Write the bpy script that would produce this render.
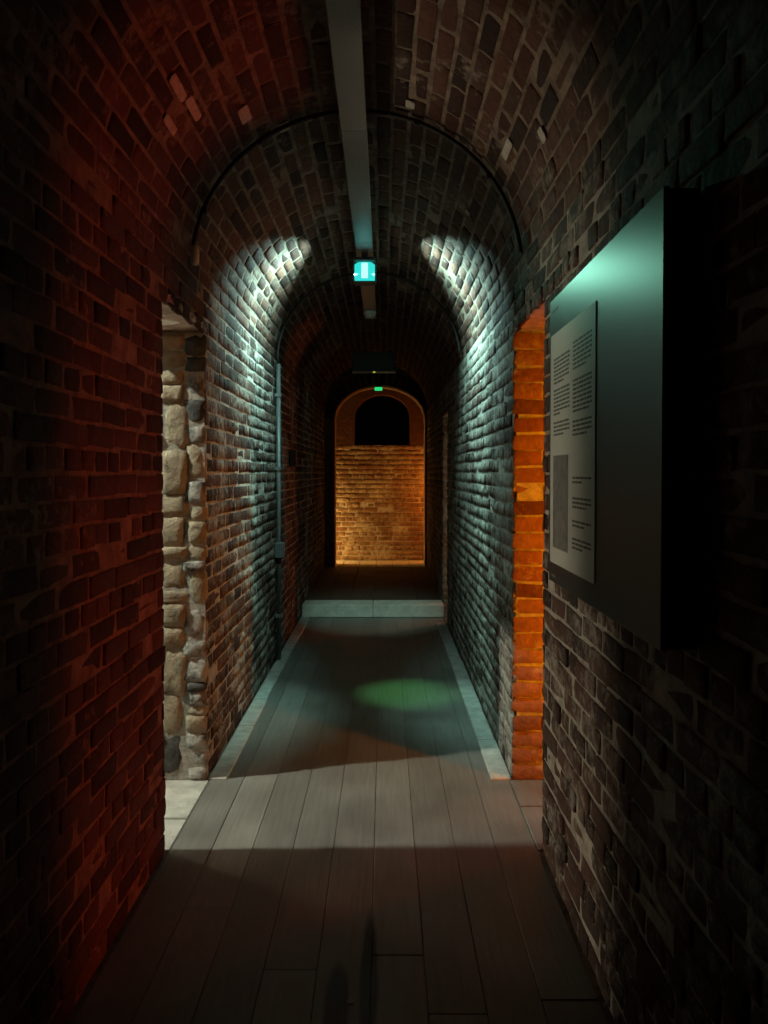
import bpy, math, random
import numpy as np
from mathutils import Vector, Matrix
random.seed(11)
rng = np.random.default_rng(11)
scene = bpy.context.scene
for o in list(bpy.data.objects):
    bpy.data.objects.remove(o)
COL = scene.collection

# ---------------------------------------------------------------- camera, world, light, exposure
FPX, CAMZ, PITCH = 768.0, 1.5, math.atan(15 / 768)
cd = bpy.data.cameras.new('camera')
cam = bpy.data.objects.new('camera', cd); COL.objects.link(cam)
cd.sensor_fit = 'VERTICAL'; cd.sensor_height = 36; cd.lens = 36 * FPX / 1024
cd.shift_y = -24 / 1024; cd.clip_start = 0.02
cam.location = (0, 0, CAMZ); cam.rotation_euler = (math.pi / 2 - PITCH, 0, 0)
scene.camera = cam
w = bpy.data.worlds.new('world'); scene.world = w; w.use_nodes = True
w.node_tree.nodes['Background'].inputs[0].default_value = (0.02, 0.018, 0.022, 1)
w.node_tree.nodes['Background'].inputs[1].default_value = 0.05
vs = scene.view_settings
vs.view_transform = 'Standard'; vs.look = 'None'; vs.gamma = 1; vs.use_curve_mapping = False
vs.exposure = 0.0

def lamp(name, kind, loc, power, color, target=None, **kw):
    d = bpy.data.lights.new(name, kind); d.energy = power; d.color = color
    for k, v in kw.items(): setattr(d, k, v)
    o = bpy.data.objects.new(name, d); COL.objects.link(o); o.location = loc
    if target is not None:
        o.rotation_euler = (Vector(target) - Vector(loc)).to_track_quat('-Z', 'Y').to_euler()
    return o
# lamps of the side rooms and added fills (white room on the left, orange room on the right, far passage)
lamp('white_room_lamp', 'POINT', (-3.45, 2.95, 3.9), 700, (0.95, 0.97, 0.80), shadow_soft_size=0.05)
lamp('left_room_low_fill', 'POINT', (-2.7, 4.05, 0.22), 150, (1.0, 0.80, 0.56), shadow_soft_size=0.2)  # added fill, unseen, to warm the right wall and vault
lamp('orange_room_lamp', 'AREA', (1.42, 3.04, 1.08), 16, (1.0, 0.26, 0.003), (0.95, 3.72, 1.08), shape='RECTANGLE', size=0.06, size_y=1.9, spread=math.radians(110))
lamp('red_room_lamp', 'POINT', (2.65, 4.25, 0.35), 140, (1.0, 0.075, 0.010), shadow_soft_size=0.2)
lamp('far_room_lamp', 'POINT', (2.3, 8.7, 1.0), 60, (1.0, 0.20, 0.04), shadow_soft_size=0.15)
lamp('far_room_white_fill', 'POINT', (1.7, 7.35, 1.2), 7, (0.9, 1.0, 0.72), shadow_soft_size=0.06)  # added unseen light to whiten the far doorway jamb
lamp('end_passage_lamp', 'POINT', (-1.55, 11.72, 0.45), 120, (1.0, 0.52, 0.13), shadow_soft_size=0.06)
lamp('end_passage_lamp', 'POINT', (1.35, 11.72, 1.2), 60, (1.0, 0.24, 0.02), shadow_soft_size=0.06)

# ---------------------------------------------------------------- materials
def rgb(c): return (c[0], c[1], c[2], 1)
class NT:
    def __init__(s, name):
        s.m = bpy.data.materials.new(name); s.m.use_nodes = True
        s.t = s.m.node_tree; s.b = s.t.nodes['Principled BSDF']
    def n(s, t, **kw):
        x = s.t.nodes.new(t)
        for k, v in kw.items(): setattr(x, k, v)
        return x
    def l(s, a, b): s.t.links.new(a, b)
    def pos(s, scale=(1, 1, 1)):
        g = s.n('ShaderNodeNewGeometry'); m = s.n('ShaderNodeVectorMath', operation='MULTIPLY')
        s.l(g.outputs['Position'], m.inputs[0]); m.inputs[1].default_value = scale
        return m.outputs[0]
    def noise(s, vec, scale, detail=4, rough=0.55):
        x = s.n('ShaderNodeTexNoise'); x.inputs['Scale'].default_value = scale
        x.inputs['Detail'].default_value = detail; x.inputs['Roughness'].default_value = rough
        s.l(vec, x.inputs['Vector']); return x.outputs['Fac']
    def ramp(s, fac, stops):
        x = s.n('ShaderNodeValToRGB'); e = x.color_ramp.elements
        while len(e) < len(stops): e.new(0.5)
        for i, (p, c) in enumerate(stops):
            e[i].position = p; e[i].color = rgb(c) if not isinstance(c, float) else (c, c, c, 1)
        s.l(fac, x.inputs[0]); return x.outputs[0]
    def mix(s, fac, a, b, mode='MIX'):
        x = s.n('ShaderNodeMix', data_type='RGBA', blend_type=mode)
        for i, v in ((0, fac), (6, a), (7, b)):
            if hasattr(v, 'is_linked') or hasattr(v, 'links'): s.l(v, x.inputs[i])
            elif isinstance(v, tuple): x.inputs[i].default_value = rgb(v)
            else: x.inputs[i].default_value = v
        return x.outputs[2]
    def math(s, op, a, b=0.0):
        x = s.n('ShaderNodeMath', operation=op)
        for i, v in ((0, a), (1, b)):
            if hasattr(v, 'links'): s.l(v, x.inputs[i])
            else: x.inputs[i].default_value = v
        return x.outputs[0]
    def rand(s):
        oi = s.n('ShaderNodeObjectInfo'); g = s.n('ShaderNodeNewGeometry')
        return s.math('FRACT', s.math('ADD', oi.outputs['Random'], g.outputs['Random Per Island']))
    def bump(s, h, strength, dist=0.01):
        x = s.n('ShaderNodeBump'); x.inputs['Strength'].default_value = strength
        x.inputs['Distance'].default_value = dist; s.l(h, x.inputs['Height'])
        s.l(x.outputs[0], s.b.inputs['Normal'])
    def color(s, c):
        if isinstance(c, tuple): s.b.inputs['Base Color'].default_value = rgb(c)
        else: s.l(c, s.b.inputs['Base Color'])
    def rough(s, v):
        if hasattr(v, 'links'): s.l(v, s.b.inputs['Roughness'])
        else: s.b.inputs['Roughness'].default_value = v

def mat_brick(name, stops, wash, washcol, gloss=0.6):
    t = NT(name); p = t.pos()
    base = t.ramp(t.rand(), stops)
    base = t.mix(0.55, base, t.ramp(t.noise(p, 30), [(0.3, 0.25), (0.75, 1.0)]), 'MULTIPLY')
    big = t.noise(p, 3.2, 3); fine = t.noise(p, 22, 6, 0.7)
    s = t.math('ADD', t.math('MULTIPLY', big, 0.55), t.math('MULTIPLY', fine, 0.6))
    m = t.ramp(s, [(0.70 - 0.32 * wash, 0.0), (0.86 - 0.30 * wash, 1.0)])
    t.color(t.mix(m, base, washcol))
    t.rough(t.ramp(fine, [(0.3, gloss + 0.05), (0.7, gloss + 0.3)]))
    t.b.inputs['Specular IOR Level'].default_value = 0.25
    t.bump(t.math('ADD', t.noise(p, 60, 6, 0.7), t.math('MULTIPLY', t.noise(p, 16, 3), 1.2)), 0.8, 0.012)
    return t.m
def mat_rough(name, stops, scale, bump=0.8, rough=0.85, dist=0.02, stretch=(1, 1, 1)):
    t = NT(name); p = t.pos(stretch)
    n = t.noise(p, scale, 7, 0.65)
    t.color(t.ramp(n, stops)); t.rough(rough); t.bump(t.noise(p, scale * 2.2, 7, 0.7), bump, dist)
    return t.m
def mat_plain(name, c, rough=0.5, metal=0.0, scale=90, var=0.25):
    t = NT(name)
    n = t.noise(t.pos(), scale, 4)
    t.color(t.ramp(n, [(0.25, tuple(x * (1 - var) for x in c)), (0.75, tuple(min(1, x * (1 + var)) for x in c))]))
    t.rough(rough); t.b.inputs['Metallic'].default_value = metal
    return t.m
def mat_emit(name, c, strength, base=(0.02, 0.02, 0.02)):
    t = NT(name); t.color(base); t.b.inputs['Emission Color'].default_value = rgb(c)
    t.b.inputs['Emission Strength'].default_value = strength; t.rough(0.3)
    return t.m
RED = [(0.0, (0.022, 0.012, 0.010)), (0.35, (0.075, 0.034, 0.024)), (0.7, (0.12, 0.058, 0.040)), (1.0, (0.050, 0.038, 0.032))]
WASH = (0.36, 0.34, 0.29)
M = {
 'brick_dark': mat_brick('dark red brick', RED, 0.12, WASH),
 'brick_wash': mat_brick('worn limewashed brick', RED, 0.42, WASH),
 'brick_grey': mat_brick('grey limewashed brick', RED, 0.62, WASH),
 'brick_vault': mat_brick('vault brick', [(0, (0.03, 0.013, 0.010)), (0.4, (0.095, 0.038, 0.025)), (0.75, (0.15, 0.065, 0.042)), (1, (0.06, 0.038, 0.03))], 0.22, (0.34, 0.29, 0.23)),
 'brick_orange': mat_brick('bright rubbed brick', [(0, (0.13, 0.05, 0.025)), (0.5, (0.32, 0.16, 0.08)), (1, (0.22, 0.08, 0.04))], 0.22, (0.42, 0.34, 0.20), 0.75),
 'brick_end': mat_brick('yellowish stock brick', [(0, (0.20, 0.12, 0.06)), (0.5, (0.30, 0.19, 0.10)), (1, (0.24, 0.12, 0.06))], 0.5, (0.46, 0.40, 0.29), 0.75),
 'mortar': mat_rough('lime mortar', [(0.3, (0.22, 0.21, 0.18)), (0.65, (0.52, 0.50, 0.44))], 18),
 'mortar_dark': mat_rough('dark brown mortar', [(0.3, (0.075, 0.052, 0.038)), (0.7, (0.30, 0.225, 0.165))], 14),  # darker and browner than the lime mortar
 'stone': mat_rough('pale rubble stone', [(0.34, (0.02, 0.02, 0.018)), (0.43, (0.20, 0.20, 0.18)), (0.52, (0.40, 0.395, 0.36)), (0.75, (0.60, 0.59, 0.54))], 13, 1.0),
 'stone_ochre': mat_rough('ochre rubble stone', [(0.30, (0.03, 0.025, 0.018)), (0.39, (0.24, 0.205, 0.14)), (0.55, (0.40, 0.345, 0.24)), (0.8, (0.52, 0.45, 0.33))], 11, 1.0),  # yellowish light on the rear jamb put into the stone colour
 'stone_dark': mat_rough('dark lintel stone', [(0.35, (0.03, 0.032, 0.03)), (0.6, (0.10, 0.105, 0.10)), (0.72, (0.4, 0.4, 0.38))], 14, 1.0),
 'plaster': mat_rough('room plaster', [(0.3, (0.06, 0.058, 0.05)), (0.7, (0.11, 0.105, 0.095))], 5, 0.4),
 'plaster_dark': mat_rough('dark room plaster', [(0.3, (0.10, 0.09, 0.08)), (0.7, (0.16, 0.14, 0.12))], 5, 0.4),
 'flake': mat_rough('flaking limewash', [(0.3, (0.35, 0.34, 0.29)), (0.7, (0.62, 0.60, 0.52))], 40, 0.6),
 'step': mat_rough('worn step stone', [(0.3, (0.28, 0.28, 0.25)), (0.7, (0.50, 0.50, 0.45))], 12, 0.4),
 'step_pale': mat_rough('pale worn step stone', [(0.3, (0.42, 0.43, 0.38)), (0.7, (0.66, 0.67, 0.60))], 12, 0.4),
 'plaster_red': mat_rough('red brown old plaster', [(0.3, (0.05, 0.018, 0.010)), (0.7, (0.11, 0.042, 0.022))], 9),
 'void': mat_plain('unlit void black', (0.004, 0.004, 0.005), 0.95),
 'steel': mat_plain('galvanised steel', (0.30, 0.31, 0.31), 0.42, 0.75, 140),
 'conduit': mat_plain('painted conduit', (0.20, 0.215, 0.21), 0.4, 0.2),
 'conduit_black': mat_plain('black cable', (0.012, 0.011, 0.011), 0.6),
 'panel': mat_plain('black gloss panel', (0.018, 0.016, 0.020), 0.34, 0.0, 60, 0.15),
 'panel_edge': mat_plain('black panel edge', (0.006, 0.006, 0.006), 0.7),
 'paper': mat_plain('printed sheet', (0.52, 0.57, 0.53), 0.5, 0, 200, 0.05),
 'ink': mat_plain('grey print ink', (0.07, 0.075, 0.075), 0.6),
 'photo_print': mat_rough('grey photo print', [(0.3, (0.07, 0.075, 0.075)), (0.7, (0.22, 0.23, 0.22))], 30, 0.0, 0.5),
 'housing': mat_plain('dark plastic housing', (0.03, 0.035, 0.035), 0.45),
 'white_plastic': mat_plain('white plastic', (0.82, 0.84, 0.80), 0.4),
 'cyan': mat_emit('cyan diffuser', (0.03, 0.75, 0.68), 1.0),
 'tube': mat_emit('cool white tube', (0.50, 0.95, 0.90), 1.1),
 'green_led': mat_emit('green led', (0.02, 0.75, 0.22), 0.9),
 'amber_led': mat_emit('amber led', (0.6, 0.7, 0.1), 0.8),
 'sign': mat_plain('dark sign board', (0.012, 0.014, 0.013), 0.35),
 'sign_edge': mat_plain('sign edge', (0.5, 0.48, 0.34), 0.5),  # pale tone puts the light along the bottom edge into the colour
}
def mat_floor():
    t = NT('worn floorboards'); p = t.pos((9, 0.55, 1)); q = t.pos()
    grain = t.noise(p, 6, 8, 0.65); blot = t.noise(q, 2.6, 5)
    base = t.ramp(t.rand(), [(0, (0.19, 0.188, 0.165)), (0.5, (0.22, 0.217, 0.19)), (1, (0.265, 0.26, 0.232))])
    c = t.mix(0.7, base, t.ramp(grain, [(0.3, 0.6), (0.7, 1.0)]), 'MULTIPLY')
    c = t.mix(0.6, c, t.ramp(blot, [(0.3, 0.45), (0.65, 1.0)]), 'MULTIPLY')
    # two long dark patches in the board colour
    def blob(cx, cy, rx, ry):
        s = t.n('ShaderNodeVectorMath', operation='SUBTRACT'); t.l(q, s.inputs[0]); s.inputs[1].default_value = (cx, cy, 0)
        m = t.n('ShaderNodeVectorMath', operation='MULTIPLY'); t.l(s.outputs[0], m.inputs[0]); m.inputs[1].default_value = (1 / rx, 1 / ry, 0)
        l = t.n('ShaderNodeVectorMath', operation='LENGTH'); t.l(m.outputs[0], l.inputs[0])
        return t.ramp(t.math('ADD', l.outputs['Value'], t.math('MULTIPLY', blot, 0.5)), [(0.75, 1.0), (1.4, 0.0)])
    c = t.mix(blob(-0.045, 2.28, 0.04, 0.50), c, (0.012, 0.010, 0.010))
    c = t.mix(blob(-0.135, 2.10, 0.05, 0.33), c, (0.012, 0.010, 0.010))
    t.color(c)
    t.rough(t.ramp(blot, [(0.3, 0.42), (0.7, 0.66)])); t.bump(grain, 0.35, 0.004)
    return t.m
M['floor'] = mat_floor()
M['floor_dark'] = mat_rough('dark raised boards', [(0.3, (0.035, 0.03, 0.026)), (0.7, (0.085, 0.072, 0.06))], 12, 0.4, 0.7, 0.01, (6, 0.6, 1))  # darker boards for the raised floor

# ---------------------------------------------------------------- builders
def prop(o, label=None, cat=None, group=None, kind=None):
    for k, v in (('label', label), ('category', cat), ('group', group), ('kind', kind)):
        if v: o[k] = v
    return o
class MB:
    def __init__(s): s.v = []; s.f = []
    def add(s, v, f):
        b = len(s.v); s.v += [tuple(x) for x in v]; s.f += [tuple(b + i for i in q) for q in f]; return s
    def box(s, x0, x1, y0, y1, z0, z1, ch=0.0):
        if ch <= 0:
            return s.add([(x0,y0,z0),(x1,y0,z0),(x1,y1,z0),(x0,y1,z0),(x0,y0,z1),(x1,y0,z1),(x1,y1,z1),(x0,y1,z1)],
                         [(3,2,1,0),(4,5,6,7),(0,1,5,4),(1,2,6,5),(2,3,7,6),(3,0,4,7)])
        # chamfered box via octagon rings
        def ring(z, i):
            a0, a1, b0, b1 = x0 + i, x1 - i, y0 + i, y1 - i
            return [(a0+ch,b0,z),(a1-ch,b0,z),(a1,b0+ch,z),(a1,b1-ch,z),(a1-ch,b1,z),(a0+ch,b1,z),(a0,b1-ch,z),(a0,b0+ch,z)]
        rs = [ring(z0, ch), ring(z0 + ch, 0), ring(z1 - ch, 0), ring(z1, ch)]
        v = sum(rs, []); f = [tuple(range(7, -1, -1)), tuple(range(24, 32))]
        for k in range(3):
            for i in range(8):
                j = (i + 1) % 8; f.append((k*8+i, k*8+j, k*8+8+j, k*8+8+i))
        return s.add(v, f)
    def tube(s, pts, r, n=10, caps=True):
        pts = [Vector(p) for p in pts]; b = len(s.v); up = None
        for i, p in enumerate(pts):
            d = (pts[min(i+1, len(pts)-1)] - pts[max(i-1, 0)]).normalized()
            if up is None: up = Vector((0, 0, 1)) if abs(d.z) < 0.9 else Vector((0, 1, 0))
            a = d.cross(up).normalized(); c = a.cross(d).normalized(); up = c
            rr = r[i] if isinstance(r, (list, tuple)) else r
            for k in range(n):
                t = 2 * math.pi * k / n; s.v.append(tuple(p + a * math.cos(t) * rr + c * math.sin(t) * rr))
        for i in range(len(pts) - 1):
            for k in range(n):
                j = (k + 1) % n; s.f.append((b+i*n+k, b+i*n+j, b+i*n+n+j, b+i*n+n+k))
        if caps:
            s.f.append(tuple(b + k for k in range(n - 1, -1, -1))); e = b + (len(pts) - 1) * n
            s.f.append(tuple(e + k for k in range(n)))
        return s
    def build(s, name, mat, parent=None, smooth=False):
        me = bpy.data.meshes.new(name); me.from_pydata(s.v, [], s.f); me.update()
        if smooth: me.polygons.foreach_set('use_smooth', [True] * len(me.polygons))
        me.materials.append(M[mat])
        o = bpy.data.objects.new(name, me); COL.objects.link(o)
        if parent is not None:
            o.parent = parent; o.matrix_parent_inverse = parent.matrix_basis.inverted()
        return o
def thing(name, label, cat, loc, group=None):
    o = bpy.data.objects.new(name, None); COL.objects.link(o); o.location = loc
    o.empty_display_size = 0.05
    return prop(o, label, cat, group)

# unit brick meshes: x,y in -.5...5, front at z=0, back at z=-1 (32 triangles)
def unit_brick(r, jit):
    nx, ny = 4, 3; xs = [-0.5, -0.40, 0.40, 0.5]; ys = [-0.5, 0.0, 0.5]
    v = []
    for j in range(ny):
        for i in range(nx):
            x, y = xs[i], ys[j]; edge = i in (0, nx-1) or j in (0, ny-1)
            z = (-0.30 - r.random() * 0.12) if edge else -r.random() * 0.22 * jit
            if edge: x += r.uniform(-0.016, 0.012) * jit * (1 if x > 0 else -1); y += r.uniform(-0.06, 0.03) * jit * (1 if y > 0 else -1 if y < 0 else 0)
            if i in (1, 2) and j in (0, 2): z = -0.16 - r.random() * 0.14
            v.append((x, y, z))
    f = [(j*nx+i, j*nx+i+1, j*nx+nx+i+1, j*nx+nx+i) for j in range(ny-1) for i in range(nx-1)]
    rim = [0, 1, 2, 3, 7, 11, 10, 9, 8, 4]; b = len(v)
    for k in rim: v.append((v[k][0], v[k][1], -1.0))
    for k in range(len(rim)):
        j = (k + 1) % len(rim); f.append((rim[k], b+k, b+j, rim[j]))
    return np.array(v), f
_r = random.Random(5)
UNITS = [unit_brick(_r, 1.0) for _ in range(10)]
_mesh = {}
def brick_mesh(k, mat):
    if (k, mat) not in _mesh:
        v, f = UNITS[k]
        me = bpy.data.meshes.new('brick'); me.from_pydata([tuple(x) for x in v], [], f); me.update()
        me.polygons.foreach_set('use_smooth', [True] * len(me.polygons)); me.materials.append(M[mat])
        _mesh[(k, mat)] = me
    return _mesh[(k, mat)]
def project(p):
    d = Vector(p) - Vector((0, 0, CAMZ)); c, s = math.cos(PITCH), math.sin(PITCH)
    z = d.y * c - d.z * s; y = d.y * s + d.z * c
    if z < 0.05: return None
    return 384 + FPX * d.x / z, 512 - 24 - FPX * y / z, z
def course_layout(W, H, L, hc, holes, r, bond=3):
    out = []; rows = max(1, round(H / hc)); hc = H / rows
    for j in range(rows):
        v0, v1 = j * hc, (j + 1) * hc; vm = (v0 + v1) / 2
        head = bond and j % bond == bond - 1
        l = L / 2 if head else L
        off = (0.25 if head else 0.5 * (j % 2)) * L
        spans = [(0.0, W)]
        for (a, b, c, d) in holes:
            if c < vm < d:
                spans = [x for s in spans for x in ((s[0], min(s[1], a)), (max(s[0], b), s[1])) if x[1] - x[0] > 0.04]
        for (a, b) in spans:
            u = math.floor((a - off) / l) * l + off
            cuts = [a]
            while True:
                u += l
                if u >= b - 0.035: break
                if u > a + 0.035: cuts.append(u + r.uniform(-0.008, 0.008))
            cuts.append(b)
            out += [(cuts[i], cuts[i+1], v0, v1) for i in range(len(cuts) - 1)]
    return out
def place(parent, mats, mat, limit=300, part='brick', minpx=7.0):
    """mats: list of brick matrices. The largest in view become single parts, the rest one joined part."""
    sc = []
    for m in mats:
        p = project(m.translation); s = 0
        if p and -20 < p[0] < 788 and -20 < p[1] < 1044:
            n = m.col[2].to_3d().normalized(); d = (Vector((0, 0, CAMZ)) - m.translation)
            f = n.dot(d.normalized())
            if f > 0: s = m.col[0].length * m.col[1].length * f / d.length_squared * FPX * FPX
        sc.append(s)
    order = sorted(range(len(mats)), key=lambda i: -sc[i])
    single = [i for i in order[:limit] if sc[i] > minpx * minpx]
    rest = [i for i in order if i not in set(single)]
    inv = parent.matrix_basis.inverted()
    for i in single:
        o = bpy.data.objects.new(part, brick_mesh(random.randrange(10), mat)); COL.objects.link(o)
        o.parent = parent; o.matrix_basis = inv @ mats[i]
    if rest:
        V = []; F = []; b = 0
        for i in rest:
            v, f = UNITS[random.randrange(10)]
            A = np.array(inv @ mats[i]); V.append(v @ A[:3, :3].T + A[:3, 3])
            F += [tuple(b + k for k in q) for q in f]; b += len(v)
        me = bpy.data.meshes.new('brickwork'); me.from_pydata(np.concatenate(V).tolist(), [], F); me.update()
        me.polygons.foreach_set('use_smooth', [True] * len(me.polygons)); me.materials.append(M[mat])
        o = bpy.data.objects.new('brickwork', me); COL.objects.link(o); o.parent = parent; o['kind'] = 'stuff'
JOINT = 0.011
def panel_mats(P, U, Vv, N, W, H, L=0.225, hc=0.075, holes=(), seed=1, depth=0.022, rough=1.0, bond=3, joint=JOINT):
    r = random.Random(seed); P, U, Vv, N = Vector(P), Vector(U), Vector(Vv), Vector(N); res = []
    for (a, b, c, d) in course_layout(W, H, L, hc, holes, r, bond):
        l, h = b - a - joint, d - c - joint
        if l < 0.02: continue
        if r.random() < 0.12: dep = -0.004 * rough
        else: dep = 0
        pos = P + U * ((a + b) / 2 + r.uniform(-.002, .002)) + Vv * ((c + d) / 2 + r.uniform(-.003, .003)) + N * (dep + r.uniform(-.002, .003) * rough)
        tilt = r.uniform(-0.02, 0.02) * rough
        u = (U + Vv * tilt).normalized(); n = (N + U * r.uniform(-.02, .02) * rough + Vv * r.uniform(-.016, .016) * rough).normalized()
        v = n.cross(u).normalized(); u = v.cross(n).normalized()
        m = Matrix.Identity(4)
        m.col[0] = (u * l).to_4d(); m.col[1] = (v * h * r.uniform(0.94, 1.03)).to_4d(); m.col[2] = (n * depth).to_4d(); m.col[3] = pos.to_4d()
        for k in range(3): m[3][k] = 0
        m[3][3] = 1
        res.append(m)
    return res

# ---------------------------------------------------------------- dimensions (metres; y runs along the corridor)
XL, XR = -0.8625, 0.6225
XC = (XL + XR) / 2; HW = (XR - XL) / 2
SPRING, RISE = 2.40, 0.70
YB, YE = -1.5, 11.2                     # corridor ends
D0, D1, HEAD = 3.02, 3.72, 2.175        # the two facing doorways
E0, E1, HEAD2 = 7.62, 8.22, 2.10        # far doorway on the right
TH = 0.42                               # wall thickness
STEP_Y, STEP_H = 7.94, 0.134
TOP = 4.4
REC = 0.009                             # mortar recess
YAX, ZAX = (0, 1, 0), (0, 0, 1)

# ---------------------------------------------------------------- walls
def wall(name, label, boxes):
    b = MB()
    for x in boxes: b.box(*x)
    return b
# left, front part (with the wall over the doorway)
xo, xi = XL - TH, XL - REC
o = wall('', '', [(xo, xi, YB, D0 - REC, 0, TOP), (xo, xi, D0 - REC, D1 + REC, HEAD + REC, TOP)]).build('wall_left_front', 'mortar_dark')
prop(o, 'dark red brick wall before the pale stone doorway', 'wall', kind='structure')
ms = panel_mats((XL, D1, 0), (0, -1, 0), ZAX, (1, 0, 0), D1 - YB, SPRING, holes=[(0, D1 - D0, -1, HEAD)], seed=2, rough=1.5)
place(o, ms, 'brick_dark', 300)
place(o, panel_mats((XL, D0, 0), (-1, 0, 0), ZAX, (0, 1, 0), TH, HEAD, seed=12), 'brick_dark', 0)
lb = MB()
wall_lf = o
# left, back part
o = wall('', '', [(xo, xi, D1 + REC, YE, 0, TOP)]).build('wall_left_back', 'mortar')
prop(o, 'worn limewashed brick wall with the vertical conduit', 'wall', kind='structure')
place(o, panel_mats((XL, YE, 0), (0, -1, 0), ZAX, (1, 0, 0), YE - D1, SPRING, seed=3), 'brick_wash', 300)
wall_lb = o
# right, front part
xi, xo = XR + REC, XR + TH
o = wall('', '', [(xi, xo, YB, D0 - REC, 0, TOP), (xi, xo, D0 - REC, D1 + REC, HEAD + REC, TOP)]).build('wall_right_front', 'mortar')
prop(o, 'grey limewashed brick wall behind the display panel', 'wall', kind='structure')
place(o, panel_mats((XR, YB, 0), YAX, ZAX, (-1, 0, 0), D1 - YB, SPRING, holes=[(D0 - YB, D1 - YB, -1, HEAD)], seed=4, rough=1.8), 'brick_wash', 300)
place(o, panel_mats((XR, D0, 0), (1, 0, 0), ZAX, (0, 1, 0), TH, HEAD, seed=14), 'brick_wash', 0)
wall_rf = o
# right, back part
o = wall('', '', [(xi, xo, D1 + REC, E0 - REC, 0, TOP), (xi, xo, E0 - REC, E1 + REC, HEAD2 + REC, TOP), (xi, xo, E1 + REC, YE, 0, TOP)]).build('wall_right_back', 'mortar')
prop(o, 'grey limewashed brick wall beyond the orange lit doorway', 'wall', kind='structure')
place(o, panel_mats((XR, D1, 0), YAX, ZAX, (-1, 0, 0), YE - D1, SPRING, holes=[(E0 - D1, E1 - D1, -1, HEAD2)], seed=5, rough=1.2), 'brick_grey', 300)
wall_rb = o
# orange lit jamb of the right doorway, pale jamb of the far right doorway
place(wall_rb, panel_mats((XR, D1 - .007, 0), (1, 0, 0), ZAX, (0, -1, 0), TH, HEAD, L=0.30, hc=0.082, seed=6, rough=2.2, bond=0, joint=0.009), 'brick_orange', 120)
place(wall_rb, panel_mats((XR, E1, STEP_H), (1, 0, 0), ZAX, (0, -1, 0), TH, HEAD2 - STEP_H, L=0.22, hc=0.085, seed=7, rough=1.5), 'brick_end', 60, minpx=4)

# pale rubble jamb of the left doorway: irregular stones, one mesh each
def rubble_mesh(seed, name='stone', mat='stone', amp=0.16):
    r = random.Random(seed); n = 5; v = []; f = []
    for j in range(n):
        for i in range(n):
            x, y = -0.5 + i / (n - 1), -0.5 + j / (n - 1); e = i in (0, n-1) or j in (0, n-1)
            cx, cy = abs(x) * 2, abs(y) * 2
            z = (-0.22 - r.random() * 0.22) if e else -r.random() * amp * 1.6
            k = 1 - 0.07 * (cx * cy) ** 3 + (r.uniform(-.03, .03) if e else 0)
            v.append((x * k, y * k, z))
    for j in range(n - 1):
        for i in range(n - 1): f.append((j*n+i, j*n+i+1, j*n+n+i+1, j*n+n+i))
    rim = [i for i in range(n)] + [j*n+n-1 for j in range(1, n)] + [(n-1)*n+i for i in range(n-2, -1, -1)] + [j*n for j in range(n-2, 0, -1)]
    b = len(v)
    for k in rim: v.append((v[k][0], v[k][1], -1))
    for k in range(len(rim)):
        j = (k + 1) % len(rim); f.append((rim[k], b+k, b+j, rim[j]))
    me = bpy.data.meshes.new(name); me.from_pydata(v, [], f); me.update()
    me.polygons.foreach_set('use_smooth', [True] * len(me.polygons)); me.materials.append(M[mat])
    return me
def put_stone(parent, c, size, u, n, seed, mat, name='stone'):
    o = bpy.data.objects.new(name, rubble_mesh(seed, name, mat)); COL.objects.link(o); o.parent = parent
    u, n = Vector(u).normalized(), Vector(n).normalized(); v = n.cross(u).normalized(); u = v.cross(n)
    m = Matrix.Identity(4)
    for k, (a, s) in enumerate(((u, size[0]), (v, size[1]), (n, size[2]))):
        for q in range(3): m[q][k] = a[q] * s
    for q in range(3): m[q][3] = c[q]
    o.matrix_basis = m
    return o
r = random.Random(21); sd = 100
MB().box(XL - TH, XL - .006, D1 - .001, D1 + .04, 0, HEAD).build('mortar_bed', 'mortar', wall_lb)
cols = [(0.0, 0.105, 'stone'), (0.105, 0.235, 'stone_ochre'), (0.235, TH, 'stone_ochre')]
for ci, (a, b, mt) in enumerate(cols):
    z = 0.0
    while z < HEAD - 0.01:
        h = r.choice((0.05, 0.075, 0.08, 0.12, 0.16)) * r.uniform(.9, 1.15)
        if ci: h *= 1.25
        if HEAD - z - h < 0.06: h = HEAD - z
        sd += 1
        aa = a - (0 if ci == 0 else r.uniform(-.012, .028)); bb = b + r.uniform(-.03, .008) * (ci < 2)
        mat = mt; yy = D1 - r.uniform(0.012, 0.030)
        if ci == 0 and z + h / 2 > HEAD - 0.22: mat = 'stone_dark'; yy = D1 - 0.018; bb = b - .004
        elif ci == 0 and r.random() < .22: mat = 'stone_dark'
        elif ci == 0 and r.random() < .25: mat = 'stone_ochre'
        if ci == 1 and z < 0.02: h = 0.22; yy = D1 - 0.012; mat = 'stone_dark'
        tl = r.uniform(-.12, .12)
        put_stone(wall_lb, (XL - (aa + bb) / 2, yy, z + h / 2), (bb - aa - 0.003, h - 0.004, 0.05), (1, 0, tl * .6), (tl * .5, -1, r.uniform(-.12, .12)), sd, mat)
        z += h
# rough lintel stones over the two doorways
for par, x0, sgn, mt in ((wall_lf, XL, -1, 'stone'), (wall_rf, XR, 1, 'brick_orange')):
    y = D0
    while y < D1 - 0.02:
        l = min(r.uniform(0.16, 0.3), D1 - y)
        if D1 - y - l < 0.08: l = D1 - y
        sd += 1
        put_stone(par, (x0 + sgn * TH / 2, y + l / 2, HEAD + 0.004), (TH - 0.004, l - 0.006, 0.04), (1, 0, 0), (0, 0, -1), sd, mt, 'lintel_stone')
        y += l
put_stone(wall_rb, (XR + TH / 2, (E0 + E1) / 2, HEAD2 + 0.004), (TH, E1 - E0, 0.04), (1, 0, 0), (0, 0, -1), 77, 'stone_dark', 'lintel_stone')

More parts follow.
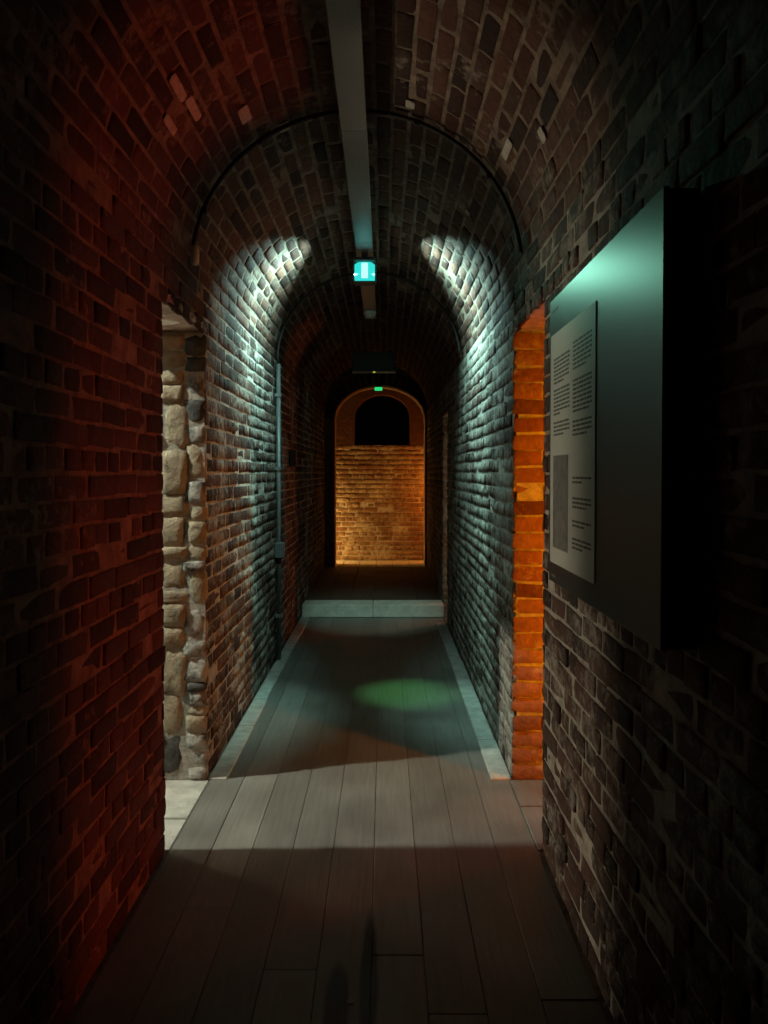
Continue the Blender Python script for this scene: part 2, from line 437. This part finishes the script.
# ---------------------------------------------------------------- vault
b = MB(); NA = 40; prof = []
for i in range(NA + 1):
    t = math.pi * i / NA
    prof.append((XC - (HW + REC) * math.cos(t), SPRING + (RISE + REC) * math.sin(t)))
prof += [(XR + TH, TOP + 0.1), (XL - TH, TOP + 0.1)]
prof = [(XL - TH, SPRING)] [:0] + prof
n = len(prof)
v = [(x, YB, z) for x, z in prof] + [(x, 11.62, z) for x, z in prof]
f = [(i, (i + 1) % n, n + (i + 1) % n, n + i) for i in range(n)]
b.add(v, f)
for off in (0, n):                      # closed ends of the masonry above the vault
    for i in range(NA):
        xa, xb = prof[i][0], prof[i + 1][0]; base = len(b.v)
        ya = YB if off == 0 else 11.62
        b.add([(xa, ya, prof[i][1]), (xb, ya, prof[i + 1][1]), (xb, ya, TOP + .1), (xa, ya, TOP + .1)], [(0, 1, 2, 3)] if off == 0 else [(3, 2, 1, 0)])
ceil = b.build('ceiling', 'mortar_dark')
prop(ceil, 'barrel vaulted ceiling of dark brick running along the corridor', 'ceiling', kind='structure')
NC = 30; vm = []; r = random.Random(31)
for j in range(NC):
    t = math.pi * (j + 0.5) / NC
    pos2 = Vector((XC - HW * math.cos(t), 0, SPRING + RISE * math.sin(t)))
    nrm = Vector((math.cos(t) * RISE, 0, -math.sin(t) * HW)).normalized()
    tan = Vector((0, 1, 0)).cross(nrm) * -1
    hc = math.pi * (HW + RISE) / 2 / NC
    y = YB + (0.1125 if j % 2 else 0) - 0.2
    while y < YE:
        l = 0.225 + r.uniform(-.012, .012)
        nn = (nrm + tan * r.uniform(-.018, .018) + Vector((0, r.uniform(-.03, .03), 0))).normalized()
        u = Vector((0, 1, 0)); vv = nn.cross(u).normalized(); u = vv.cross(nn)
        p = pos2 + Vector((0, y + l / 2, 0)) + nrm * (r.uniform(-.002, .004) - (0.004 if r.random() < .12 else 0))
        m = Matrix.Identity(4)
        for k, (ax, s) in enumerate(((u, l - 0.014), (vv, (hc - 0.013) * r.uniform(.92, 1.02)), (nn, 0.022))):
            for q in range(3): m[q][k] = ax[q] * s
        for q in range(3): m[q][3] = p[q]
        if YB < y and y + l < YE + .1: vm.append(m)
        y += l
place(ceil, vm, 'brick_vault', 300)
# flakes of limewash left on the vault
def vault_point(px, py):
    d = Vector(((px - 384) / FPX, 1, (473 - py) / FPX)); lo, hi = 0.5, 12
    for _ in range(40):
        m = (lo + hi) / 2; x, z = d.x * m, CAMZ + d.z * m
        inside = ((x - XC) / HW) ** 2 + (max(0, z - SPRING) / RISE) ** 2 < 1 and z < SPRING + RISE
        lo, hi = (m, hi) if inside else (lo, m)
    return Vector((d.x * lo, lo, CAMZ + d.z * lo))
for k, (px, py, l, wd) in enumerate([(506, 152, .16, .035), (285, 130, .07, .05), (467, 214, .04, .03), (410, 108, .06, .04), (541, 138, .05, .05), (246, 118, .12, .05), (180, 92, .16, .035), (195, 112, .16, .035), (172, 128, .13, .03)]):
    p = vault_point(px, py); nrm = Vector((-(p.x - XC) / HW ** 2, 0, -max(0, p.z - SPRING) / RISE ** 2)).normalized()
    ob = put_stone(ceil, tuple(p + nrm * 0.005), (l, wd, 0.006), (0, 1, 0), tuple(nrm), 300 + k, 'flake', 'limewash_flake')

# ---------------------------------------------------------------- floor
b = MB().box(XL - TH, XR + TH, YB, STEP_Y + 0.02, -0.25, -0.005)
floor = b.build('floor', 'mortar_dark'); prop(floor, 'worn grey floorboards laid along the brick corridor', 'floor', kind='structure')
bw = 0.165; r = random.Random(41); bm_cache = {}
x = XL + 0.012; ncol = 9; bw = (XR - XL - 0.024) / ncol
for c in range(ncol):
    y = YB + r.uniform(0, 1.2) - 1.2
    while y < STEP_Y:
        l = r.uniform(3.2, 5.0); y0, y1 = max(y, YB), min(y + l, STEP_Y)
        if y1 - y0 > 0.1:
            dz = r.uniform(-0.0012, 0.0012); tw = r.uniform(-.001, .001)
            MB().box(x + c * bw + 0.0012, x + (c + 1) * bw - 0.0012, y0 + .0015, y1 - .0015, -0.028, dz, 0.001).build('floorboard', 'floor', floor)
        y += l
# pale stone margins along both walls past the doorways, and the doorway thresholds
def margin(x0, x1, ya, yb, seed):
    r = random.Random(seed); y = ya
    while y < yb - 0.05:
        l = min(r.uniform(0.5, 0.8), yb - y)
        MB().box(x0, x1 + r.uniform(-.006, .006), y + .002, y + l - .002, -0.02, 0.012 + r.uniform(-.002, .002), 0.005).build('margin_stone', 'step', floor)
        y += l
margin(XR - 0.10, XR - 0.003, D1, E0, 1)
margin(XL + 0.003, XL + 0.09, D1, STEP_Y, 2)
for k, (xa, xb, ya, yb) in enumerate([(XL - TH, XL + 0.01, D0, 3.30), (XL - TH, XL + 0.01, 3.305, D1), (XR - 0.01, XR + TH, D0, 3.42), (XR - 0.01, XR + TH, 3.425, D1), (XR - 0.002, XR + TH, E0, STEP_Y)]):
    MB().box(xa, xb, ya + .003, yb - .003, -0.028, 0.002 + 0.001 * k, 0.004).build('threshold_slab', 'step' if k < 2 else 'floor', floor)
# step and raised floor
b = MB().box(XL - TH, XR + TH, STEP_Y + 0.03, 12.6, -0.25, STEP_H - 0.02)
fl2 = b.build('floor_raised', 'mortar_dark'); prop(fl2, 'raised dark floor beyond the pale stone step', 'floor', kind='structure')
for xa, xb in ((XL + .012, -0.118), (-0.113, XR - .004)):
    MB().box(xa, xb, STEP_Y, STEP_Y + 0.30, 0.0, STEP_H, 0.006).build('step_stone', 'step_pale', fl2)
r = random.Random(43)
for c in range(6):
    y = STEP_Y + 0.305; wv = (XR - XL) / 6
    while y < 11.95:
        l = min(r.uniform(0.9, 1.5), (YE if y < YE - .2 else 11.99) - y)
        MB().box(XL + c * wv + .003, XL + (c + 1) * wv - .003, y + .002, y + l - .002, STEP_H - 0.03, STEP_H + r.uniform(-.003, 0), 0.004).build('floorboard', 'floor_dark' if y < YE - 0.2 else 'step', fl2)
        y += l

# ---------------------------------------------------------------- far arch, end wall and cross passage
AX0, AX1, ASP, ACR = -0.72, 0.60, 2.28, 2.77
ac, ah = (AX0 + AX1) / 2, (AX1 - AX0) / 2
def arch_block(x0, x1, a0, a1, spring, crown, y0, y1, z0, z1, nseg=20):
    b = MB(); c, h = (a0 + a1) / 2, (a1 - a0) / 2
    b.box(x0, a0, y0, y1, z0, z1); b.box(a1, x1, y0, y1, z0, z1)
    pts = [(c - h * math.cos(math.pi * i / nseg), spring + (crown - spring) * math.sin(math.pi * i / nseg)) for i in range(nseg + 1)]
    for i in range(nseg):
        (xa, za), (xb, zb) = pts[i], pts[i + 1]
        b.add([(xa,y0,za),(xb,y0,zb),(xb,y0,z1),(xa,y0,z1),(xa,y1,za),(xb,y1,zb),(xb,y1,z1),(xa,y1,z1)],
              [(0,1,2,3),(7,6,5,4),(0,4,5,1),(2,6,7,3)])
    return b
o = arch_block(XL - TH, XR + TH, AX0, AX1, ASP, ACR, YE, YE + 0.38, 0, TOP).build('wall_arch', 'mortar_dark')
prop(o, 'brick wall with a round arched opening at the corridor end', 'wall', kind='structure')
am = []
for i in range(24):      # voussoirs of the arch
    t = math.pi * (i + 0.5) / 24; rr = random.Random(i)
    p = Vector((ac - (ah + 0.11) * math.cos(t), YE, ASP + (ACR - ASP + 0.11) * math.sin(t)))
    rad = Vector((-math.cos(t) * (ACR - ASP + .11), 0, math.sin(t) * (ah + .11))).normalized(); n_ = Vector((0, -1, 0)); v_ = n_.cross(rad)
    m = Matrix.Identity(4)
    for k, (ax, s) in enumerate(((rad, 0.21), (v_, 0.07), (n_, 0.03))):
        for q in range(3): m[q][k] = ax[q] * s
    for q in range(3): m[q][3] = p[q]
    m[1][3] -= 0.008
    am.append(m)
place(o, am, 'brick_dark', 40, 'voussoir', 3)
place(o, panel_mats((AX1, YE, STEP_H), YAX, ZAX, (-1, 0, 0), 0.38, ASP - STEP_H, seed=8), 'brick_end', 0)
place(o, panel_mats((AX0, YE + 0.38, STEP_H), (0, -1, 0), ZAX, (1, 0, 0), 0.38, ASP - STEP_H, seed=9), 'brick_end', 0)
# end wall: brick panel with an arched dark opening over it
EY = 12.0; PX0, PX1, PTOP = -0.70, 0.58, 1.94
o = arch_block(-2.4, 2.2, -0.46, 0.40, 2.38, 2.72, EY, EY + 0.45, PTOP, 3.3).build('wall_end', 'plaster_red')
prop(o, 'brick end wall lit orange below a dark arched opening', 'wall', kind='structure')
b = MB().box(-2.4, 2.2, EY + REC, EY + 0.45, 0, PTOP - 0.005); q = b.build('lower_wall', 'mortar', o)
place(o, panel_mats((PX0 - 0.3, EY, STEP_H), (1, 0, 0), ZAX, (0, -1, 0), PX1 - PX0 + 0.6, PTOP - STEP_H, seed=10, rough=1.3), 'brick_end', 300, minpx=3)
b = MB().box(-0.9, 0.9, EY + 0.46, EY + 0.5, 1.6, 3.3); b.build('dark_backing', 'void', o)  # black sheet stands for the unlit space behind the opening
# cross passage walls
for nm, bx in (('wall_passage', (-2.5, -2.4, YE + .38, EY + .4, 0, 3.3)), ('wall_passage', (2.2, 2.3, YE + .38, EY + .4, 0, 3.3))):
    prop(MB().box(*bx).build(nm, 'plaster_dark'), 'plain side wall closing the cross passage', 'wall', kind='structure')
prop(MB().box(-2.5, 2.3, YE + .38, EY + .5, 3.12, 3.3).build('ceiling_passage', 'mortar_dark'), 'flat ceiling of the cross passage', 'ceiling', kind='structure')
prop(MB().box(-2.5, XL - TH, YE, EY + .4, 0, STEP_H - .02).box(XR + TH, 2.3, YE, EY + .4, 0, STEP_H - .02).build('floor_passage', 'step'), 'stone floor of the cross passage', 'floor', kind='structure')
prop(MB().box(-2.5, XL - TH, YE + .28, YE + .38, 0, 3.3).box(XR + TH, 2.3, YE + .28, YE + .38, 0, 3.3).build('wall_passage_front', 'plaster_dark'), 'front wall of the cross passage beside the arch', 'wall', kind='structure')

# wall behind the photographer
prop(MB().box(XL - TH, XR + TH, YB - 0.2, YB, 0, TOP).build('wall_back', 'plaster_dark'), 'plain dark wall closing the corridor behind', 'wall', kind='structure')

# side rooms
def room(tag, x0, x1, y0, y1, h, mat, corr, z0=0.0):
    t = 0.1
    prop(MB().box(x0, x1, y0, y1, z0 - .15, z0 - .004).build('floor_' + tag, mat), 'floor of the ' + tag.replace('_', ' ') + ' beside the corridor', 'floor', kind='structure')
    prop(MB().box(x0, x1, y0, y1, h, h + t).build('ceiling_' + tag, mat), 'ceiling of the ' + tag.replace('_', ' ') + ' beside the corridor', 'ceiling', kind='structure')
    b = MB().box(x0, x1, y0 - t, y0, z0, h).box(x0, x1, y1, y1 + t, z0, h)
    b.box(x0 - t, x0, y0, y1, z0, h) if corr > 0 else b.box(x1, x1 + t, y0, y1, z0, h)
    prop(b.build('wall_' + tag, mat), 'walls of the ' + tag.replace('_', ' ') + ' beside the corridor', 'wall', kind='structure')
room('left_room', -4.4, XL - TH, 1.6, 5.2, 4.3, 'plaster', 1)
room('orange_room', XR + TH, 3.6, 2.0, 5.2, 3.4, 'plaster', -1)
room('far_room', XR + TH, 3.2, 6.6, 9.2, 3.2, 'plaster_dark', -1)

# ---------------------------------------------------------------- ceiling trunking, luminaire, conduits
TX, TZ0, TZ1, TWD = -0.128, 2.965, 3.055, 0.052
t = thing('cable_trunking', 'long grey metal cable trunking along the vault crown', 'trunking', (TX, 3.0, TZ1))
y = YB + 0.02
while y < 7.3:
    y1 = min(y + 1.6, 7.35)
    MB().box(TX - TWD, TX + TWD, y, y1, TZ0 + .006, TZ1, 0.003).build('channel', 'steel', t)
    MB().box(TX - TWD - .003, TX + TWD + .003, y + .002, y1 - .002, TZ0, TZ0 + .012, 0.002).build('cover', 'steel', t)
    y = y1
for yy in (1.0, 2.6, 4.2, 5.8, 7.2):
    MB().box(TX - .02, TX + .02, yy, yy + .03, TZ1, SPRING + RISE - 0.004).build('fixing_bracket', 'steel', t)
LY, LZ = 5.1, 2.84
t = thing('emergency_light', 'small glowing cyan emergency light hung under the trunking', 'light', (TX, LY, TZ0))
MB().box(TX - .075, TX + .075, LY - .015, LY + .10, LZ + .062, LZ + .085, .006).build('top_plate', 'housing', t)
MB().box(TX - .02, TX + .02, LY + .02, LY + .06, LZ + .085, TZ0).build('bracket', 'housing', t)
MB().box(TX - .078, TX - .068, LY - .01, LY + .09, LZ - .078, LZ + .062, .003).build('side_frame', 'housing', t)
MB().box(TX + .068, TX + .078, LY - .01, LY + .09, LZ - .078, LZ + .062, .003).build('side_frame', 'housing', t)
MB().box(TX - .068, TX + .068, LY - .01, LY + .09, LZ - .082, LZ - .072, .003).build('bottom_frame', 'housing', t)
MB().box(TX - .067, TX + .067, LY + .01, LY + .08, LZ - .071, LZ + .061, .018).build('diffuser', 'cyan', t, True)
MB().tube([(TX, LY + .004, LZ - .05), (TX, LY + .004, LZ + .045)], .022, 12).build('tube', 'tube', t, True)
for s in (-1, 1):
    lamp('emergency_light_beam', 'AREA', (TX + s * .085, LY + .04, LZ + .01), 36.0, (0.52, 1.0, 0.94), (TX + s * 1.0, LY + .03, LZ - 0.5), size=0.08, spread=math.radians(118))
    lamp('emergency_light_low_beam', 'SPOT', (TX + s * .085, LY + .04, LZ - .02), 170.0, (0.50, 1.0, 0.88), (TX + s * .76, LY - .30, 0.6), spot_size=math.radians(38), spot_blend=1.0, shadow_soft_size=0.03)
lamp('emergency_light_front_glow', 'AREA', (TX, LY - .03, LZ), 0.27, (0.35, 1.0, 0.72), (0.55, 1.9, 1.75), size=0.10, spread=math.radians(38))
lamp('emergency_light_rear_beam', 'SPOT', (TX, LY + .12, LZ - .02), 150.0, (0.6, 1.0, 0.85), (-0.1, 7.94, 0.10), spot_size=math.radians(28), spot_blend=1.0, shadow_soft_size=0.03)
lamp('emergency_light_downlight', 'SPOT', (TX, LY + .04, LZ - .09), 150.0, (0.22, 1.0, 0.30), (0.17, 5.2, 0), spot_size=math.radians(18), spot_blend=1.0, shadow_soft_size=0.02)
# ceiling fitting further along the trunking
t = thing('smoke_detector', 'small pale round detector under the trunking end', 'detector', (TX, 7.0, TZ0))
MB().tube([(TX, 7.0, TZ0), (TX, 7.0, TZ0 - .02), (TX, 7.0, TZ0 - .05), (TX, 7.0, TZ0 - .065)], [.055, .058, .045, .02], 16).build('detector_body', 'white_plastic', t, True)
MB().tube([(TX, 7.0, TZ0 - .064), (TX, 7.0, TZ0 - .075)], .014, 10).build('sensor_cap', 'housing', t, True)
# hanging sign
SY = 8.0; t = thing('hanging_sign', 'dark rectangular sign hanging crosswise from the vault', 'sign', (-0.10, SY, SPRING + RISE))
MB().box(-.325, .115, SY, SY + .03, 2.555, 2.76, .004).build('sign_board', 'sign', t)
MB().box(-.33, .12, SY - .006, SY + .036, 2.54, 2.556, .003).build('bottom_edge', 'sign_edge', t)
for xx in (-.24, .03): MB().tube([(xx, SY + .015, 2.755), (xx, SY + .015, 3.09)], .006, 8).build('hanger', 'conduit', t)
MB().box(-.112, -.092, SY - .012, SY - .004, 2.54, 2.554).build('status_led', 'amber_led', t)
# green light on the far arch
t = thing('green_exit_light', 'tiny green light on the crown of the far arch', 'light', (-0.08, YE - .1, 2.9))
MB().box(-.13, -.03, YE - .12, YE - .05, 2.715, 2.775, .008).build('lamp_body', 'housing', t)
MB().box(-.135, -.035 + .01, YE - .13, YE - .118, 2.685, 2.735, .004).build('green_lens', 'green_led', t)
MB().tube([(-.08, YE - .085, 2.77), (-.08, YE - .085, 3.08)], .012, 8).build('drop_rod', 'conduit', t)
# black cable hoop over the vault with its fitting
def hoop(y, inset, a0, a1, n=48):
    return [(XC - (HW - inset) * math.cos(a0 + (a1 - a0) * i / n), y, SPRING + (RISE - inset) * math.sin(a0 + (a1 - a0) * i / n)) for i in range(n + 1)]
HY = 3.38
t = thing('vault_cable', 'thin black cable hooped over the vault above the doorways', 'cable', (XL + .02, HY, SPRING))
MB().tube([(XL + .024, HY, SPRING + .09)] + hoop(HY, .022, 0.14, math.pi * .97), .0105, 8).build('cable', 'conduit_black', t, True)
for a in (.12, .3, .42, .62, .8):
    p = hoop(HY, .026, math.pi * a, math.pi * a + .02, 1)
    MB().box(p[0][0] - .013, p[0][0] + .013, HY - .012, HY + .012, p[0][2] - .013, p[0][2] + .011, .003).build('cable_clip', 'conduit_black', t)
f_ = MB().tube([(XL + .036, HY, SPRING + .01), (XL + .036, HY, SPRING + .02), (XL + .036, HY, SPRING + .08), (XL + .032, HY, SPRING + .095)], [.010, .018, .018, .012], 12).build('cable_end_fitting', 'white_plastic', t, True)
f_['label'] = 'small white end fitting'
# conduit rising on the left wall and over the second hoop
CY = 6.08; CX = XL + .028
t = thing('wall_conduit', 'grey conduit rising on the left wall and arching over the vault', 'conduit', (CX, CY, 0))
MB().tube([(CX, CY, .02), (CX, CY, 2.36)], .017, 10).build('riser', 'conduit', t, True)
MB().tube([(CX, CY, 2.36)] + hoop(CY, .022, 0.03, math.pi * .985), .010, 8).build('arch_conduit', 'conduit_black', t, True)
for zz in (0.35, 1.52, 2.1):
    MB().box(CX - .030, CX + .022, CY - .028, CY + .028, zz, zz + .03, .004).build('saddle', 'conduit', t)
MB().box(XL - .002, CX + .045, CY - .045, CY + .045, .83, .95, .006).build('junction_box', 'conduit', t)
MB().tube([(CX, CY, .78), (CX, CY, .835)], [.020, .026], 10).build('gland', 'conduit_black', t, True)
KY = 7.05; KX = XL + .018
t = thing('switch_drop', 'thin cable drop ending in a small dark box past the conduit', 'cable', (KX, KY, 1.6))
MB().tube([(KX, KY, 1.70), (KX, KY, 2.50)], .008, 8).build('drop_cable', 'conduit', t, True)
MB().box(XL - .002, XL + .06, KY - .05, KY + .05, 1.56, 1.71, .006).build('switch_box', 'housing', t)

# ---------------------------------------------------------------- display panel on the right wall
PXF = 0.55; PY0, PY1, PZ0, PZ1 = 1.52, 2.555, 1.145, 2.065
t = thing('display_panel', 'large black display panel mounted on the right brick wall', 'panel', (XR, (PY0 + PY1) / 2, PZ0))
MB().box(PXF, PXF + .012, PY0, PY1, PZ0, PZ1, .002).build('face_board', 'panel', t)
MB().box(PXF + .012, XR - .001, PY0 + .004, PY1 - .004, PZ0 + .004, PZ1 - .004).build('backing_frame', 'panel_edge', t)
for k, (zz, l) in enumerate(((PZ1 - .045, .09), (PZ0 + .018, .07))):
    MB().box(PXF - .0006, PXF, PY1 - .03 - l, PY1 - .03, zz, zz + .008).build('caption_line', 'ink', t)
SY1, SY0, SZ0, SZ1 = 2.525, 1.995, 1.21, 1.945
s = MB().box(PXF - .003, PXF, SY0, SY1, SZ0, SZ1).build('info_sheet', 'paper', t); s['label'] = 'pale printed information sheet with two text columns'
W_, H_ = SY1 - SY0, SZ1 - SZ0
r = random.Random(51)
def block(u0, u1, v0, v1, pitch=0.0125):
    b = MB(); z = SZ1 - v0 * H_
    lines = int((v1 - v0) * H_ / pitch)
    for i in range(lines):
        u = u0; end = u1 if i < lines - 1 else u0 + (u1 - u0) * r.uniform(.4, .9)
        while u < end - .01:
            wl = min(r.uniform(.03, .09), end - u); zz = z - i * pitch
            b.box(PXF - .0036, PXF - .003, SY1 - (u + wl) * W_, SY1 - u * W_, zz - .0062, zz)
            u += wl + .012
    o = b.build('text_block', 'ink', s); return o
for a in ((.09, .48, .11, .23), (.09, .48, .245, .37), (.09, .48, .385, .47), (.56, .94, .09, .22), (.56, .94, .24, .38), (.56, .94, .40, .48),
          (.56, .94, .62, .67), (.56, .94, .70, .765), (.56, .94, .79, .835), (.56, .94, .86, .925)):
    block(*a)
MB().box(PXF - .0034, PXF - .003, SY1 - .46 * W_, SY1 - .08 * W_, SZ1 - .93 * H_, SZ1 - .53 * H_).build('printed_photograph', 'photo_print', s)

# small shiny screw cap lying on the boards
sp = MB().tube([(-.095, 2.145, 0.001), (-.095, 2.145, .004), (-.095, 2.145, .0065)], [.010, .010, .005], 14).build('screw_cap', 'steel', None, True)
prop(sp, 'tiny shiny metal screw cap on a dark patch of the floorboards', 'screw cap')
